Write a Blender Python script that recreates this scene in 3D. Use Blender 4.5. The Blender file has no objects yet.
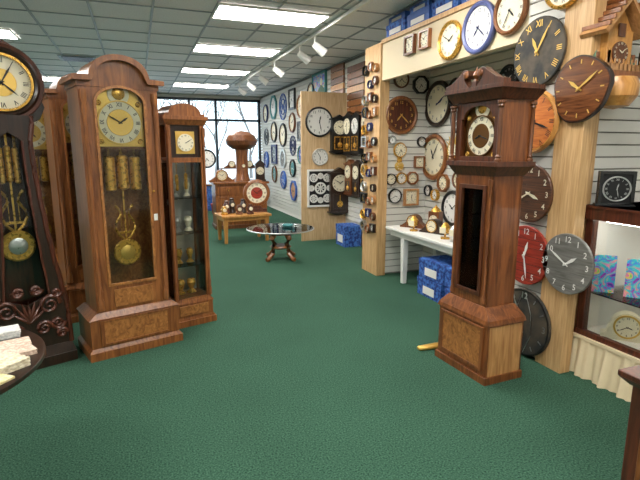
import bpy, math, random, bmesh
from mathutils import Matrix, Vector
random.seed(7)
pi=math.pi
def lin(c):
    return tuple(((v/255)/12.92 if v/255<=0.04045 else (((v/255)+0.055)/1.055)**2.4) for v in c)+(1,)
MATS={}
def nm(name):
    m=bpy.data.materials.new(name); m.use_nodes=True
    return m, m.node_tree, m.node_tree.nodes['Principled BSDF']
def plain(name,col,rough=.5,metal=0,emit=0,coat=0):
    m,t,p=nm(name); p.inputs['Base Color'].default_value=lin(col); p.inputs['Roughness'].default_value=rough
    p.inputs['Metallic'].default_value=metal
    if coat: p.inputs['Coat Weight'].default_value=coat
    if emit:
        p.inputs['Emission Color'].default_value=lin(col); p.inputs['Emission Strength'].default_value=emit
    n=t.nodes.new('ShaderNodeTexNoise'); n.inputs['Scale'].default_value=40
    tc=t.nodes.new('ShaderNodeTexCoord'); t.links.new(tc.outputs['Object'],n.inputs['Vector'])
    mp=t.nodes.new('ShaderNodeMapRange'); mp.inputs['To Min'].default_value=max(0,rough-.06); mp.inputs['To Max'].default_value=min(1,rough+.06)
    t.links.new(n.outputs['Fac'],mp.inputs['Value']); t.links.new(mp.outputs['Result'],p.inputs['Roughness'])
    MATS[name]=m; return m
def wood(name,c1,c2,scale=(9,9,.9),rough=.38,coat=.25,det=6,pos=(.3,.7)):
    m,t,p=nm(name); tc=t.nodes.new('ShaderNodeTexCoord'); mp=t.nodes.new('ShaderNodeMapping')
    mp.inputs['Scale'].default_value=scale; t.links.new(tc.outputs['Object'],mp.inputs['Vector'])
    n=t.nodes.new('ShaderNodeTexNoise'); n.inputs['Scale'].default_value=3; n.inputs['Detail'].default_value=det; n.inputs['Distortion'].default_value=1.6
    t.links.new(mp.outputs['Vector'],n.inputs['Vector'])
    r=t.nodes.new('ShaderNodeValToRGB'); r.color_ramp.elements[0].position=pos[0]; r.color_ramp.elements[1].position=pos[1]
    r.color_ramp.elements[0].color=lin(c1); r.color_ramp.elements[1].color=lin(c2)
    t.links.new(n.outputs['Fac'],r.inputs['Fac']); t.links.new(r.outputs['Color'],p.inputs['Base Color'])
    p.inputs['Roughness'].default_value=rough; p.inputs['Coat Weight'].default_value=coat; p.inputs['Coat Roughness'].default_value=.2
    b=t.nodes.new('ShaderNodeBump'); b.inputs['Strength'].default_value=.08; t.links.new(n.outputs['Fac'],b.inputs['Height']); t.links.new(b.outputs['Normal'],p.inputs['Normal'])
    MATS[name]=m; return m
wood('walnut',(70,38,20),(126,74,38))
wood('oak_dark',(100,56,26),(160,100,52))
wood('cherry',(102,54,24),(158,98,50))
wood('hoodw',(88,46,22),(146,86,44))
wood('hoodd',(52,24,13),(100,54,30))
wood('mahog',(54,24,14),(102,50,30))
wood('ebony',(24,15,11),(58,36,25),rough=.3)
wood('oak',(162,108,60),(210,158,102))
wood('burl',(122,72,32),(186,124,66),scale=(9,9,7),det=8)
wood('pine',(184,140,88),(220,182,132),scale=(14,14,.8),coat=.05,rough=.5)
wood('pinek',(190,152,106),(220,190,148),scale=(14,14,.8),coat=.05,rough=.5)
wood('orange',(176,88,30),(218,134,56),scale=(2,9,12))
wood('golden',(184,120,56),(216,160,88))
wood('plankh',(62,36,22),(112,70,44),scale=(1,8,12))
wood('slabw',(70,36,20),(134,82,44),scale=(1,3,9),rough=.25,coat=.5)
wood('redw',(128,34,24),(186,62,42),scale=(1,8,10))
wood('greyw',(92,90,84),(134,132,126),scale=(1,8,10),coat=0)
plain('black',(18,18,20),.35); plain('blackg',(14,14,15),.15,coat=.5)
plain('white',(232,230,224),.5); plain('ivory',(236,226,198),.5); plain('cream',(220,202,168),.6)
plain('brass',(214,164,74),.28,.6); plain('gold',(224,184,96),.38,.6); plain('silver',(200,200,198),.3,.8); plain('bronze',(120,84,44),.35,.7)
plain('navy',(30,40,90),.5); plain('blue',(52,92,168),.5); plain('teal',(60,130,130),.5); plain('purple',(92,100,150),.4)
plain('red',(172,52,36),.5); plain('grey',(120,120,116),.6); plain('slatew',(216,214,206),.55)
plain('slatback',(130,128,120),.8); plain('drywall',(206,206,200),.8); plain('frame',(34,46,56),.4,.3)
plain('greenp',(90,120,96),.6); plain('skirt',(220,202,166),.85)
plain('lightpanel',(255,253,248),.5,emit=23); plain('caselight',(255,250,240),.5,emit=22); plain('tbar',(150,154,158),.5)
plain('asphalt',(205,206,208),.95); plain('bark',(122,118,116),.9)
def glass():
    m=bpy.data.materials.new('glass'); m.use_nodes=True; t=m.node_tree; t.nodes.clear()
    o=t.nodes.new('ShaderNodeOutputMaterial'); mx=t.nodes.new('ShaderNodeMixShader'); tr=t.nodes.new('ShaderNodeBsdfTransparent'); g=t.nodes.new('ShaderNodeBsdfGlossy')
    g.inputs['Roughness'].default_value=.03; f=t.nodes.new('ShaderNodeFresnel'); f.inputs['IOR'].default_value=1.4
    t.links.new(f.outputs[0],mx.inputs[0]); t.links.new(tr.outputs[0],mx.inputs[1]); t.links.new(g.outputs[0],mx.inputs[2]); t.links.new(mx.outputs[0],o.inputs[0]); MATS['glass']=m
    tr.inputs['Color'].default_value=(.97,.99,.98,1)
glass()
def carpet():
    m,t,p=nm('carpet'); tc=t.nodes.new('ShaderNodeTexCoord')
    n=t.nodes.new('ShaderNodeTexNoise'); n.inputs['Scale'].default_value=110; n.inputs['Detail'].default_value=3
    n2=t.nodes.new('ShaderNodeTexNoise'); n2.inputs['Scale'].default_value=1.4; n2.inputs['Detail'].default_value=5
    t.links.new(tc.outputs['Object'],n.inputs['Vector']); t.links.new(tc.outputs['Object'],n2.inputs['Vector'])
    r=t.nodes.new('ShaderNodeValToRGB'); r.color_ramp.elements[0].position=.32; r.color_ramp.elements[1].position=.7
    r.color_ramp.elements[0].color=lin((36,66,52)); r.color_ramp.elements[1].color=lin((78,116,94))
    mx=t.nodes.new('ShaderNodeMix'); mx.data_type='RGBA'; mx.blend_type='MULTIPLY'; mx.inputs[0].default_value=.35
    t.links.new(n.outputs['Fac'],r.inputs['Fac']); t.links.new(r.outputs['Color'],mx.inputs[6]); t.links.new(n2.outputs['Fac'],mx.inputs[7])
    t.links.new(mx.outputs[2],p.inputs['Base Color']); p.inputs['Roughness'].default_value=.95; p.inputs['Specular IOR Level'].default_value=.1
    b=t.nodes.new('ShaderNodeBump'); b.inputs['Strength'].default_value=.5; b.inputs['Distance'].default_value=.01; t.links.new(n.outputs['Fac'],b.inputs['Height']); t.links.new(b.outputs['Normal'],p.inputs['Normal'])
    MATS['carpet']=m
carpet()
def speck(name,c1,c2,sc):
    m,t,p=nm(name); tc=t.nodes.new('ShaderNodeTexCoord'); n=t.nodes.new('ShaderNodeTexNoise'); n.inputs['Scale'].default_value=sc; n.inputs['Detail'].default_value=5
    t.links.new(tc.outputs['Object'],n.inputs['Vector']); r=t.nodes.new('ShaderNodeValToRGB'); r.color_ramp.elements[0].position=.4; r.color_ramp.elements[1].position=.6
    r.color_ramp.elements[0].color=lin(c1); r.color_ramp.elements[1].color=lin(c2); t.links.new(n.outputs['Fac'],r.inputs['Fac']); t.links.new(r.outputs['Color'],p.inputs['Base Color'])
    p.inputs['Roughness'].default_value=.7; MATS[name]=m
speck('tile',(226,224,224),(236,234,234),60); speck('slate',(40,40,38),(84,74,60),8)
speck('stone1',(196,180,150),(232,220,196),90); speck('stone2',(190,160,140),(226,204,186),90); speck('stone3',(214,196,140),(240,226,184),90); speck('stone4',(190,190,186),(226,224,218),90)
speck('bluebox',(24,48,120),(70,120,200),30)
def rainbow():
    m,t,p=nm('rainbow'); tc=t.nodes.new('ShaderNodeTexCoord'); n=t.nodes.new('ShaderNodeTexNoise'); n.inputs['Scale'].default_value=11; n.inputs['Distortion'].default_value=2
    t.links.new(tc.outputs['Object'],n.inputs['Vector']); r=t.nodes.new('ShaderNodeValToRGB'); e=r.color_ramp.elements
    e[0].position=.3; e[0].color=lin((60,50,180)); e[1].position=.68; e[1].color=lin((90,220,110))
    for ps_,c_ in ((.38,(190,70,200)),(.44,(60,150,235)),(.5,(60,220,210)),(.56,(245,120,180)),(.62,(250,220,100))):
        x=e.new(ps_); x.color=lin(c_)
    t.links.new(n.outputs['Fac'],r.inputs['Fac']); t.links.new(r.outputs['Color'],p.inputs['Base Color']); p.inputs['Roughness'].default_value=.3; MATS['rainbow']=m
rainbow()

class B:
    def __init__(s): s.v=[];s.f=[];s.m=[];s.ml=[];s.M=Matrix()
    def mi(s,n):
        if n not in s.ml: s.ml.append(n)
        return s.ml.index(n)
    def add(s,vs,fs,mat,L=None):
        T=s.M@L if L is not None else s.M
        o=len(s.v); s.v+= [T@Vector(v) for v in vs]; k=s.mi(mat)
        for f in fs: s.f.append([i+o for i in f]); s.m.append(k)
    def box(s,x0,x1,y0,y1,z0,z1,mat,L=None):
        vs=[(x,y,z) for x in (x0,x1) for y in (y0,y1) for z in (z0,z1)]
        s.add(vs,[(0,1,3,2),(4,6,7,5),(0,4,5,1),(2,3,7,6),(0,2,6,4),(1,5,7,3)],mat,L)
    def bc(s,cx,cy,cz,sx,sy,sz,mat,L=None): s.box(cx-sx/2,cx+sx/2,cy-sy/2,cy+sy/2,cz-sz/2,cz+sz/2,mat,L)
    def taper(s,w0,d0,z0,w1,d1,z1,mat,cx=0,cy=0):
        vs=[(cx+a*w0/2,cy+b*d0/2,z0) for a,b in ((-1,-1),(1,-1),(1,1),(-1,1))]+[(cx+a*w1/2,cy+b*d1/2,z1) for a,b in ((-1,-1),(1,-1),(1,1),(-1,1))]
        s.add(vs,[(3,2,1,0),(4,5,6,7),(0,1,5,4),(1,2,6,5),(2,3,7,6),(3,0,4,7)],mat)
    def lathe(s,pr,mat,L=None,seg=32):
        vs=[];fs=[];n=len(pr)
        for i in range(seg):
            a=2*pi*i/seg
            for r,z in pr: vs.append((r*math.cos(a),r*math.sin(a),z))
        for i in range(seg):
            j=(i+1)%seg
            for k in range(n-1):
                if pr[k][0]<1e-6 and pr[k+1][0]<1e-6: continue
                if pr[k][0]<1e-6: fs.append((i*n+k,j*n+k+1,i*n+k+1))
                elif pr[k+1][0]<1e-6: fs.append((i*n+k,j*n+k,i*n+k+1))
                else: fs.append((i*n+k,j*n+k,j*n+k+1,i*n+k+1))
        s.add(vs,fs,mat,L)
    def cyl(s,x,y,z0,z1,r,mat,seg=16,r2=None):
        r2=r if r2 is None else r2
        s.lathe([(0,z0),(r,z0),(r2,z1),(0,z1)],mat,Matrix.Translation((x,y,0)),seg)
    def turned(s,x,y,z0,z1,r,mat,seg=12):
        h=z1-z0; pr=[(0,0),(r*1.5,0),(r*1.5,.04),(r,.06),(r*1.25,.09),(r*.8,.12),(r*.95,.5),(r*.8,.88),(r*1.25,.91),(r,.94),(r*1.5,.96),(r*1.5,1),(0,1)]
        s.lathe([(a,z0+b*h) for a,b in pr],mat,Matrix.Translation((x,y,0)),seg)
    def ext(s,pts,y0,y1,mat,L=None):
        n=len(pts); vs=[(x,y0,z) for x,z in pts]+[(x,y1,z) for x,z in pts]
        fs=[tuple(range(n)),tuple(reversed(range(n,2*n)))]+[(i,i+n,(i+1)%n+n,(i+1)%n) for i in range(n)]
        s.add(vs,fs,mat,L)
    def ring(s,po,pin,y0,y1,mat,L=None):
        n=len(po); vs=[(x,y0,z) for x,z in po]+[(x,y0,z) for x,z in pin]+[(x,y1,z) for x,z in po]+[(x,y1,z) for x,z in pin]
        fs=[]
        for i in range(n):
            j=(i+1)%n; fs+=[(i,j,n+j,n+i),(2*n+i,3*n+i,3*n+j,2*n+j),(i,2*n+i,2*n+j,j),(n+i,n+j,3*n+j,3*n+i)]
        s.add(vs,fs,mat,L)
    def tube(s,pts,r,mat,seg=8,r1=None):
        pts=[Vector(p) for p in pts]; n=len(pts); vs=[];fs=[]
        r1=r if r1 is None else r1
        for i,p in enumerate(pts):
            d=(pts[min(i+1,n-1)]-pts[max(i-1,0)]).normalized()
            u=d.cross(Vector((0,0,1)));
            if u.length<.05: u=d.cross(Vector((0,1,0)))
            u.normalize(); w=d.cross(u); rr=r+(r1-r)*i/(n-1)
            for k in range(seg):
                a=2*pi*k/seg; vs.append(p+(u*math.cos(a)+w*math.sin(a))*rr)
        for i in range(n-1):
            for k in range(seg):
                l=(k+1)%seg; fs.append((i*seg+k,i*seg+l,(i+1)*seg+l,(i+1)*seg+k))
        fs.append(tuple(range(seg))); fs.append(tuple((n-1)*seg+k for k in range(seg)))
        s.add(vs,fs,mat)
    def done(s,name,loc=(0,0,0),rot=0,bev=0,sc=1):
        me=bpy.data.meshes.new(name); me.from_pydata([tuple(v*sc) for v in s.v],[],s.f)
        for n in s.ml: me.materials.append(MATS[n])
        me.polygons.foreach_set('material_index',s.m)
        bm=bmesh.new(); bm.from_mesh(me); bmesh.ops.recalc_face_normals(bm,faces=bm.faces); bm.to_mesh(me); bm.free()
        me.polygons.foreach_set('use_smooth',[True]*len(me.polygons)); me.set_sharp_from_angle(angle=math.radians(32)); me.update()
        o=bpy.data.objects.new(name,me); bpy.context.collection.objects.link(o); o.location=loc; o.rotation_euler=(0,0,rot)
        if bev:
            mo=o.modifiers.new('bev','BEVEL'); mo.width=bev; mo.segments=2; mo.limit_method='ANGLE'; mo.angle_limit=math.radians(50)
        return o
FY=Matrix.Rotation(pi/2,4,'X')   # local z axis -> -Y
def T(x,y,z): return Matrix.Translation((x,y,z))
GC={}
def glyph(t):
    if t in GC: return GC[t]
    c=bpy.data.curves.new('t','FONT'); c.body=t; c.align_x='CENTER'; c.align_y='CENTER'; c.size=1; c.resolution_u=2; c.offset=.012
    o=bpy.data.objects.new('t',c); bpy.context.collection.objects.link(o); bpy.context.view_layer.update()
    me=o.to_mesh(); GC[t]=([tuple(v.co) for v in me.vertices],[tuple(p.vertices) for p in me.polygons]); o.to_mesh_clear()
    bpy.data.objects.remove(o); bpy.data.curves.remove(c); return GC[t]
ROM=['XII','I','II','III','IIII','V','VI','VII','VIII','IX','X','XI']; ARA=['12','1','2','3','4','5','6','7','8','9','10','11']
def numerals(b,cx,y,cz,r,size,style,mat):
    for i in range(12):
        a=pi/2-i*pi/6; x,z=cx+r*math.cos(a),cz+r*math.sin(a)
        if style=='t':
            b.bc(0,0,0,size*.25,.002,size*.9,mat,T(x,y,z)@Matrix.Rotation(-(a-pi/2),4,'Y')); continue
        if style=='four' and i%3: 
            b.bc(0,0,0,size*.12,.002,size*.5,mat,T(x,y,z)@Matrix.Rotation(-(a-pi/2),4,'Y')); continue
        v,f=glyph((ROM if style=='r' else ARA)[i])
        L=T(x,y,z)@FY@(Matrix.Rotation(a-pi/2,4,'Z') if style=='r' else Matrix())@Matrix.Scale(size,4)
        if style=='r': L=L@Matrix.Diagonal((.8,1,1,1))
        b.add(v,f,mat,L)
def hands(b,cx,y,cz,R,mat,hm=(10,9)):
    h,m=hm
    for ang,l,w in (((h+m/60)/12*2*pi,R*.5,R*.05),(m/60*2*pi,R*.78,R*.035)):
        L=T(cx,y,cz)@Matrix.Rotation(ang,4,'Y')
        b.ext([(-w*.5,-R*.12),(w*.5,-R*.12),(w*.5,0),(w*1.1,l*.6),(0,l),(-w*1.1,l*.6),(-w*.5,0)],-.002,0,mat,L)
        y-=.003
    b.lathe([(0,0),(R*.05,0),(R*.05,.006),(0,.008)],mat,T(cx,y,cz)@FY,12)
TIMES=[(10,9),(1,50),(7,22),(4,35),(2,10),(11,5),(8,18),(3,40),(12,28),(5,55)]
TI=[0]
def nt(): TI[0]+=1; return TIMES[TI[0]%10]
def face(b,cx,y,cz,R,fm,num,style,hand=None,seg=40,ns=None):
    b.lathe([(0,-.002),(R,-.002),(R,.004),(0,.004)],fm,T(cx,y,cz)@FY,seg)
    numerals(b,cx,y-.0055,cz,R*.8,ns or R*.26,style,num)
    for i in range(60 if R>.15 else 0):
        a=2*pi*i/60; b.bc(0,0,0,R*.012,.001,R*.03,num,T(cx+R*.95*math.cos(a),y-.005,cz+R*.95*math.sin(a))@Matrix.Rotation(-(a-pi/2),4,'Y'))
    hands(b,cx,y-.008,cz,R,hand or num,nt())
def circ(r,n=40,cx=0,cz=0,a0=0): return [(cx+r*math.cos(a0+2*pi*i/n),cz+r*math.sin(a0+2*pi*i/n)) for i in range(n)]

def wallclock(plane,val,a,z,R,rim,fm,num,style='t',kind='round',rw=.16,name='wall_clock',hand=None):
    b=B(); seg=40 if R>.12 else 24
    if kind=='round':
        ri=R*(1-rw)
        if rw<.03:
            b.lathe([(0,0),(R*.97,0),(R,.006),(R,.02),(R*.98,.024),(0,.024)],fm,FY,seg); yf=-.022
            if fm in('plankh','redw','greyw'):
                for k in range(-3,4): b.bc(0,-.0242,k*R*.28,2*math.sqrt(R*R-(k*R*.28)**2)*.96,.0008,.003,'ebony' if fm!='greyw' else 'grey')
            if style=='four':
                b.ring(circ(R*.97),circ(R*.94),-.027,-.02,'black')
                for q in (-1,1):
                    b.tube([(q*R*.1,-.025,-R*.9),(q*R*.35,-.025,-R*.3),(q*R*.3,-.025,R*.3),(q*R*.05,-.025,R*.88)],.003,'silver',4)
            numerals(b,0,yf-.004,0,R*.8,R*.27,style,num); hands(b,0,yf-.006,0,R,hand or num,nt())
        else:
            b.lathe([(0,0),(R*.96,0),(R,.012),(R*.98,.035),((R+ri)/2,.045),(ri*1.02,.035),(ri,.02)],rim,FY,seg)
            face(b,0,-.018,0,ri*1.01,fm,num,style,hand,seg)
            if R>.19 and style=='r' : b.ring(circ(ri*.98),circ(ri*.955),-.028,-.018,'brass')
            if fm=='orange':
                for i in range(24): b.ext([(-R*.02,R*.12),(R*.02,R*.12),(0,R*.58)],-.0215,-.018,'oak' if i%2 else 'redw',Matrix.Rotation(2*pi*i/24,4,'Y'))
    elif kind=='slab':
        pts=[(R*(1+.045*math.sin(3*t+1)+.025*math.sin(7*t))*math.cos(t),R*(1+.045*math.sin(3*t+1)+.02*math.sin(5*t))*math.sin(t)) for t in [2*pi*i/56 for i in range(56)]]
        b.ext(pts,-.028,0,rim); b.ext([(x*.95,zz_*.95) for x,zz_ in pts],-.030,-.02,fm)
        numerals(b,0,-.033,0,R*.8,R*.14,'t',num); hands(b,0,-.035,0,R,hand or num,nt())
    elif kind=='sun':
        for i in range(32):
            l=R*(1 if i%2 else .82); b.ext([(-R*.035,R*.4),(R*.035,R*.4),(0,l)],-.018,-.006,rim,Matrix.Rotation(2*pi*i/32,4,'Y'))
        b.lathe([(0,0),(R*.5,0),(R*.52,.02),(R*.46,.04),(R*.42,.03),(0,.03)],rim,FY,seg); face(b,0,-.031,0,R*.42,fm,num,style,hand,28)
    elif kind=='open':
        b.ring(circ(R),circ(R*.94),-.02,0,rim); b.ring(circ(R*.62),circ(R*.57),-.02,0,rim)
        numerals(b,0,-.012,0,R*.78,R*.34,'r',rim); numerals(b,0,-.008,0,R*.78,R*.34,'r',rim)
        for i in range(4): b.box(-.005,.005,-.012,-.004,0,R*.6,rim,Matrix.Rotation(pi/4+i*pi/2,4,'Y'))
        b.lathe([(0,0),(R*.2,0),(R*.2,.02),(0,.024)],rim,FY,24); hands(b,0,-.028,0,R*.9,rim,nt())
    elif kind in('sq','oct'):
        n=4 if kind=='sq' else 8; k=1/math.cos(pi/n)
        po=circ(R*k,n,a0=pi/n); pi_=circ(R*(1-rw)*k,n,a0=pi/n)
        b.ext(po,0,-.015,rim); b.ring(po,pi_,-.015,-.04,rim); b.ext(pi_,-.01,-.017,fm)
        face(b,0,-.022,0,R*(1-rw)*.93,fm,num,style,hand,seg)
    elif kind=='tall':
        w=R*.42
        b.box(-w,w,-.10,0,-R*.85,R*.72,rim)
        b.box(-w*1.2,w*1.2,-.115,0,R*.72,R*.8,rim); b.ext([(-w*1.1,R*.8),(w*1.1,R*.8),(w*.5,R*.88),(0,R),(-w*.5,R*.88)],-.09,0,rim)
        b.box(-w*1.15,w*1.15,-.11,0,-R*.9,-R*.83,rim); b.taper(w*.5,.04,-R,w*2,.1,-R*.9,rim,0,-.05)
        face(b,0,-.105,R*.35,w*.82,fm,num,style,hand,seg)
        b.ring([(-w*.75,-R*.75),(w*.75,-R*.75),(w*.75,-.1*R),(-w*.75,-.1*R)],[(-w*.65,-R*.7),(w*.65,-R*.7),(w*.65,-.14*R),(-w*.65,-.14*R)],-.1,-.108,'brass' if rim=='black' else rim)
        b.box(-w*.65,w*.65,-.102,-.1,-R*.7,-R*.14,'ebony')
        b.bc(0,-.104,-R*.3,w*.06,.004,R*.35,'brass'); b.lathe([(0,0),(w*.32,0),(w*.28,.008),(0,.012)],'brass',T(0,-.102,-R*.52)@FY,20)
    elif kind=='banjo':
        b.lathe([(0,0),(R*.9,0),(R,.02),(R*.85,.04),(R*.8,.03)],rim,T(0,0,R*.9)@FY,seg); face(b,0,-.028,R*.9,R*.8,fm,num,style,hand,seg)
        b.ext([(-R*.3,-R*.9),(R*.3,-R*.9),(R*.22,R*.1),(-R*.22,R*.1)],-.03,0,rim)
        b.lathe([(0,0),(R*.62,0),(R*.6,.03),(R*.4,.04),(0,.04)],'gold',T(0,0,-R*1.2)@FY,seg)
        for i in range(8): b.lathe([(0,.04),(R*.08,.05),(0,.06)],fm,T(R*.45*math.cos(i*pi/4),0,-R*1.2+R*.45*math.sin(i*pi/4))@FY,8)
    if plane=='X': return b.done(name,(val,a,z),-pi/2)
    return b.done(name,(a,val,z),0)

# ---------------- room shell ----------------
H=2.95; XL=-4.2; XR=3.34; YB=13.5; YF=-2.5
b=B(); b.box(XL-.1,XR+.1,YF-.1,YB+.1,-.08,0,'carpet'); b.done('floor')
b=B(); b.box(XL-.1,XR+.1,YF-.1,YB+.1,H,H+.08,'tile')
x=.86-1.22*4
while x<XR: b.box(x-.012,x+.012,YF,YB,H-.008,H,'tbar'); x+=.61
y=YF+.12
while y<YB: b.box(XL,XR,y-.012,y+.012,H-.008,H,'tbar'); y+=.61
b.done('ceiling')
b=B(); b.box(XL-.1,XL,YF,YB,0,H,'drywall'); b.done('wall_left')
b=B(); b.box(XL,XR,YF-.1,YF,0,H,'drywall'); b.done('wall_front')
b=B(); b.box(XR,XR+.1,YF,YB,0,H,'slatback')
z=.02
while z<H-.08: b.box(XR-.05,XR,YF,YB,z,z+.07,'slatew'); z+=.08
b.done('wall_right')
XS=XR-.05
def fin(y,x0,x1,z1,mat='slatew',t=.06,name='wall_partition'):
    b=B()
    if mat!='slatew': b.box(x0,x1,y,y+t,0,z1,mat)
    else:
        b.box(x0+.005,x1,y+.012,y+t,0,z1,'slatback'); z=.02
        while z<z1-.07: b.box(x0,x1,y,y+.012,z,z+.07,'slatew'); z+=.08
    return b.done(name)
fin(5.08,2.64,XS,2.68); fin(2.36,2.70,XS,H)
fin(7.50,2.50,XS,2.42,'pinek',.04)
b=B(); b.box(2.642,2.69,2.50,2.84,0,H,'slatback'); z=.02
while z<H-.08: b.box(2.628,2.642,2.50,2.84,z,z+.07,'slatew'); z+=.08
b.done('wall_partition')
b=B(); b.box(2.62,2.68,5.04,5.44,0,2.68,'pine'); b.box(2.68,2.74,5.04,5.08,0,2.68,'pine'); b.done('trim_1',bev=.003)
b=B(); b.box(2.60,2.69,2.28,2.50,0,H,'pine'); b.box(2.69,2.78,2.325,2.36,0,H,'pine'); b.done('trim_2',bev=.003)
b=B(); b.box(2.64,2.70,2.84,5.04,2.27,2.68,'cream'); b.box(2.62,2.72,2.84,5.04,2.66,2.70,'pine'); b.box(2.70,XS,2.42,5.04,2.62,2.66,'cream'); b.done('wall_header')
b=B(); b.box(3.27,XS,-2.4,13.4,0,.02,'slatew'); b.done('baseboard_right')
b=B(); b.box(XL,-2.2,YB,YB+.1,0,H,'drywall'); b.box(-2.2,XR,YB,YB+.1,0,.22,'drywall'); b.box(-2.2,XR,YB,YB+.1,2.86,H,'drywall'); b.done('wall_back')
b=B()
for x in (-2.17,-.95,.25,1.38,2.07,3.26): b.box(x-.03,x+.03,YB-.02,YB+.08,.22,2.86,'frame')
for z in (.25,2.3,2.83): b.box(-2.2,3.3,YB-.02,YB+.08,z-.03,z+.03,'frame')
b.box(-2.2,3.3,YB+.03,YB+.035,.25,2.83,'glass'); b.done('window_1')
def troffer(x,y):
    b=B(); b.box(x-.59,x+.59,y-.25,y+.25,H-.012,H-.0085,'lightpanel')
    b.ring([(x-.61,y-.3),(x+.61,y-.3),(x+.61,y+.3),(x-.61,y+.3)],[(x-.59,y-.25),(x+.59,y-.25),(x+.59,y+.25),(x-.59,y+.25)],0,0.014,'white',Matrix(((1,0,0,0),(0,0,1,0),(0,1,0,H-.02),(0,0,0,1))))
    b.done('ceiling_light')
for y in (-.7,1.4,3.4,5.45,7.4,9.45,11.6): troffer(1.47,y)
for y in (-.7,1.4,3.4,7.4,11.6): troffer(-1.95,y)
b=B(); b.box(-1.05,-.5,8.7,9.2,H-.016,H-.009,'tbar')
for i in range(8): b.box(-1.0,-.55,8.74+i*.056,8.765+i*.056,H-.024,H-.015,'black')
b.done('ceiling_vent')
b=B(); b.box(2.17,2.20,3.2,11.2,H-.05,H-.008,'white')
for y in (6.0,6.6,7.9,8.9,9.9,10.8):
    b.cyl(2.185,y,H-.13,H-.05,.012,'white',8)
    b.lathe([(0,-.02),(.035,-.02),(.045,0),(.06,.16),(.055,.16),(.04,.02),(0,.02)],'white',T(2.185,y,H-.15)@Matrix.Rotation(math.radians(125),4,'Y'),16)
b.done('track_light')

# ---------------- grandfather clocks ----------------
def arch_pts(w,zs,h,n=14):
    return [(-w*math.cos(pi*i/n),zs+h*math.sin(pi*i/n)) for i in range(n+1)]
def weights(b,y,z0,z1,ztop,xs=(-.06,0,.06),r=.022,mat='brass'):
    for i,x in enumerate(xs):
        b.lathe([(0,0),(r*.5,0),(r,.01),(r,z1-z0-.01),(r*.5,z1-z0),(0,z1-z0)],mat,T(x,y,z0+i%2*.01),16)
        b.tube([(x-.004,y,z1),(x-.004,y,ztop)],.0025,mat,4); b.tube([(x+.004,y,z1),(x+.004,y,ztop)],.0025,mat,4)
def pendulum(b,y,z,ztop,R=.07,lyre=True,face_=None):
    b.box(-.006,.006,y-.003,y+.003,z,ztop,'brass')
    b.lathe([(0,-.004),(R,-.004),(R*1.02,.002),(R*.9,.010),(R*.6,.008),(0,.014)],'brass',T(0,y-.008,z)@FY,32)
    b.lathe([(0,.013),(R*.55,.013),(R*.5,.016),(0,.018)],face_ or 'gold',T(0,y-.008,z)@FY,24)
    if lyre:
        k=R/.07
        for sx in (-1,1): b.tube([(sx*.01*k,y,z+R),(sx*.035*k,y,z+R+.025*k),(sx*.05*k,y,z+R+.06*k),(sx*.045*k,y,z+R+.09*k),(sx*.02*k,y,z+R+.13*k),(sx*.028*k,y,z+R+.16*k),(sx*.045*k,y,z+R+.18*k)],.007*k,'brass',6)
        b.box(-.045*k,.045*k,y-.004,y+.004,z+R+.03*k,z+R+.042*k,'brass')
        for q in (-.02,.02): b.box(q*k-.002,q*k+.002,y-.003,y+.003,z+R+.03*k,z+R+.15*k,'brass')
def dialplate(b,y,w,zc,R,fm='ivory',plate='gold',num='black',moon=True,style='r'):
    pts=[(-w,zc-w*1.02),(w,zc-w*1.02),(w,zc+w*.85)]+list(reversed(arch_pts(w*.86,zc+w*.95,w*.62)))+[(-w,zc+w*.85)]
    b.ext(pts,y,y+.006,plate)
    b.lathe([(0,.0),(R,.0),(R,.004),(R*.64,.006),(0,.004)],fm,T(0,y,zc)@FY,40)
    numerals(b,0,y-.0085,zc,R*.82,R*.27,style,num)
    b.lathe([(0,.007),(R*.62,.007),(R*.6,.010),(0,.008)],plate,T(0,y,zc)@FY,32)
    b.ring(circ(R*1.03,40,0,zc),circ(R*.97,40,0,zc),y-.012,y,plate)
    hands(b,0,y-.013,zc,R*.9,num,nt())
    for sx in (-1,1):
        for sz in (-1,1):
            L=T(sx*w*.82,y-.002,zc+sz*w*.8)@FY; b.lathe([(0,0),(w*.13,0),(w*.10,.008),(w*.04,.004),(0,.012)],'brass',L,10)
    if moon:
        b.lathe([(0,.001),(w*.46,.001),(w*.44,.005),(0,.005)],fm,T(0,y,zc+w*1.18)@FY,28); b.lathe([(0,.006),(w*.28,.006),(w*.2,.012),(0,.014)],'brass',T(0,y,zc+w*1.22)@FY,24)
def crown(b,W,D,z,h,wood_,over=.03,sh=.32):
    w=W/2
    base=[(-w,z),(w,z),(w,z+h*.22)]+[(w*(1-sh)*math.cos(pi*i/16),z+h*.22+(h*.72)*math.sin(pi*i/16)**.9) for i in range(17)]+[(-w,z+h*.22)]
    b.ext(base,-D/2,D/2,wood_)
    top=[(w+over,z+h*.16),(w+over,z+h*.32),(w*(1-sh)+.015,z+h*.34)]+[((w*(1-sh)+.01)*math.cos(pi*i/16),z+h*.32+h*.72*math.sin(pi*i/16)**.9) for i in range(1,16)]+[(-w*(1-sh)-.015,z+h*.34),(-w-over,z+h*.32),(-w-over,z+h*.16)]
    inn=[(-w*(1-sh),z+h*.17)]+[(-w*(1-sh)*.93*math.cos(pi*i/16),z+h*.14+h*.72*math.sin(pi*i/16)**.9) for i in range(1,16)]+[(w*(1-sh),z+h*.17)]
    b.ext(top+inn,-D/2-over-.01,D/2,wood_)
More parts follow.
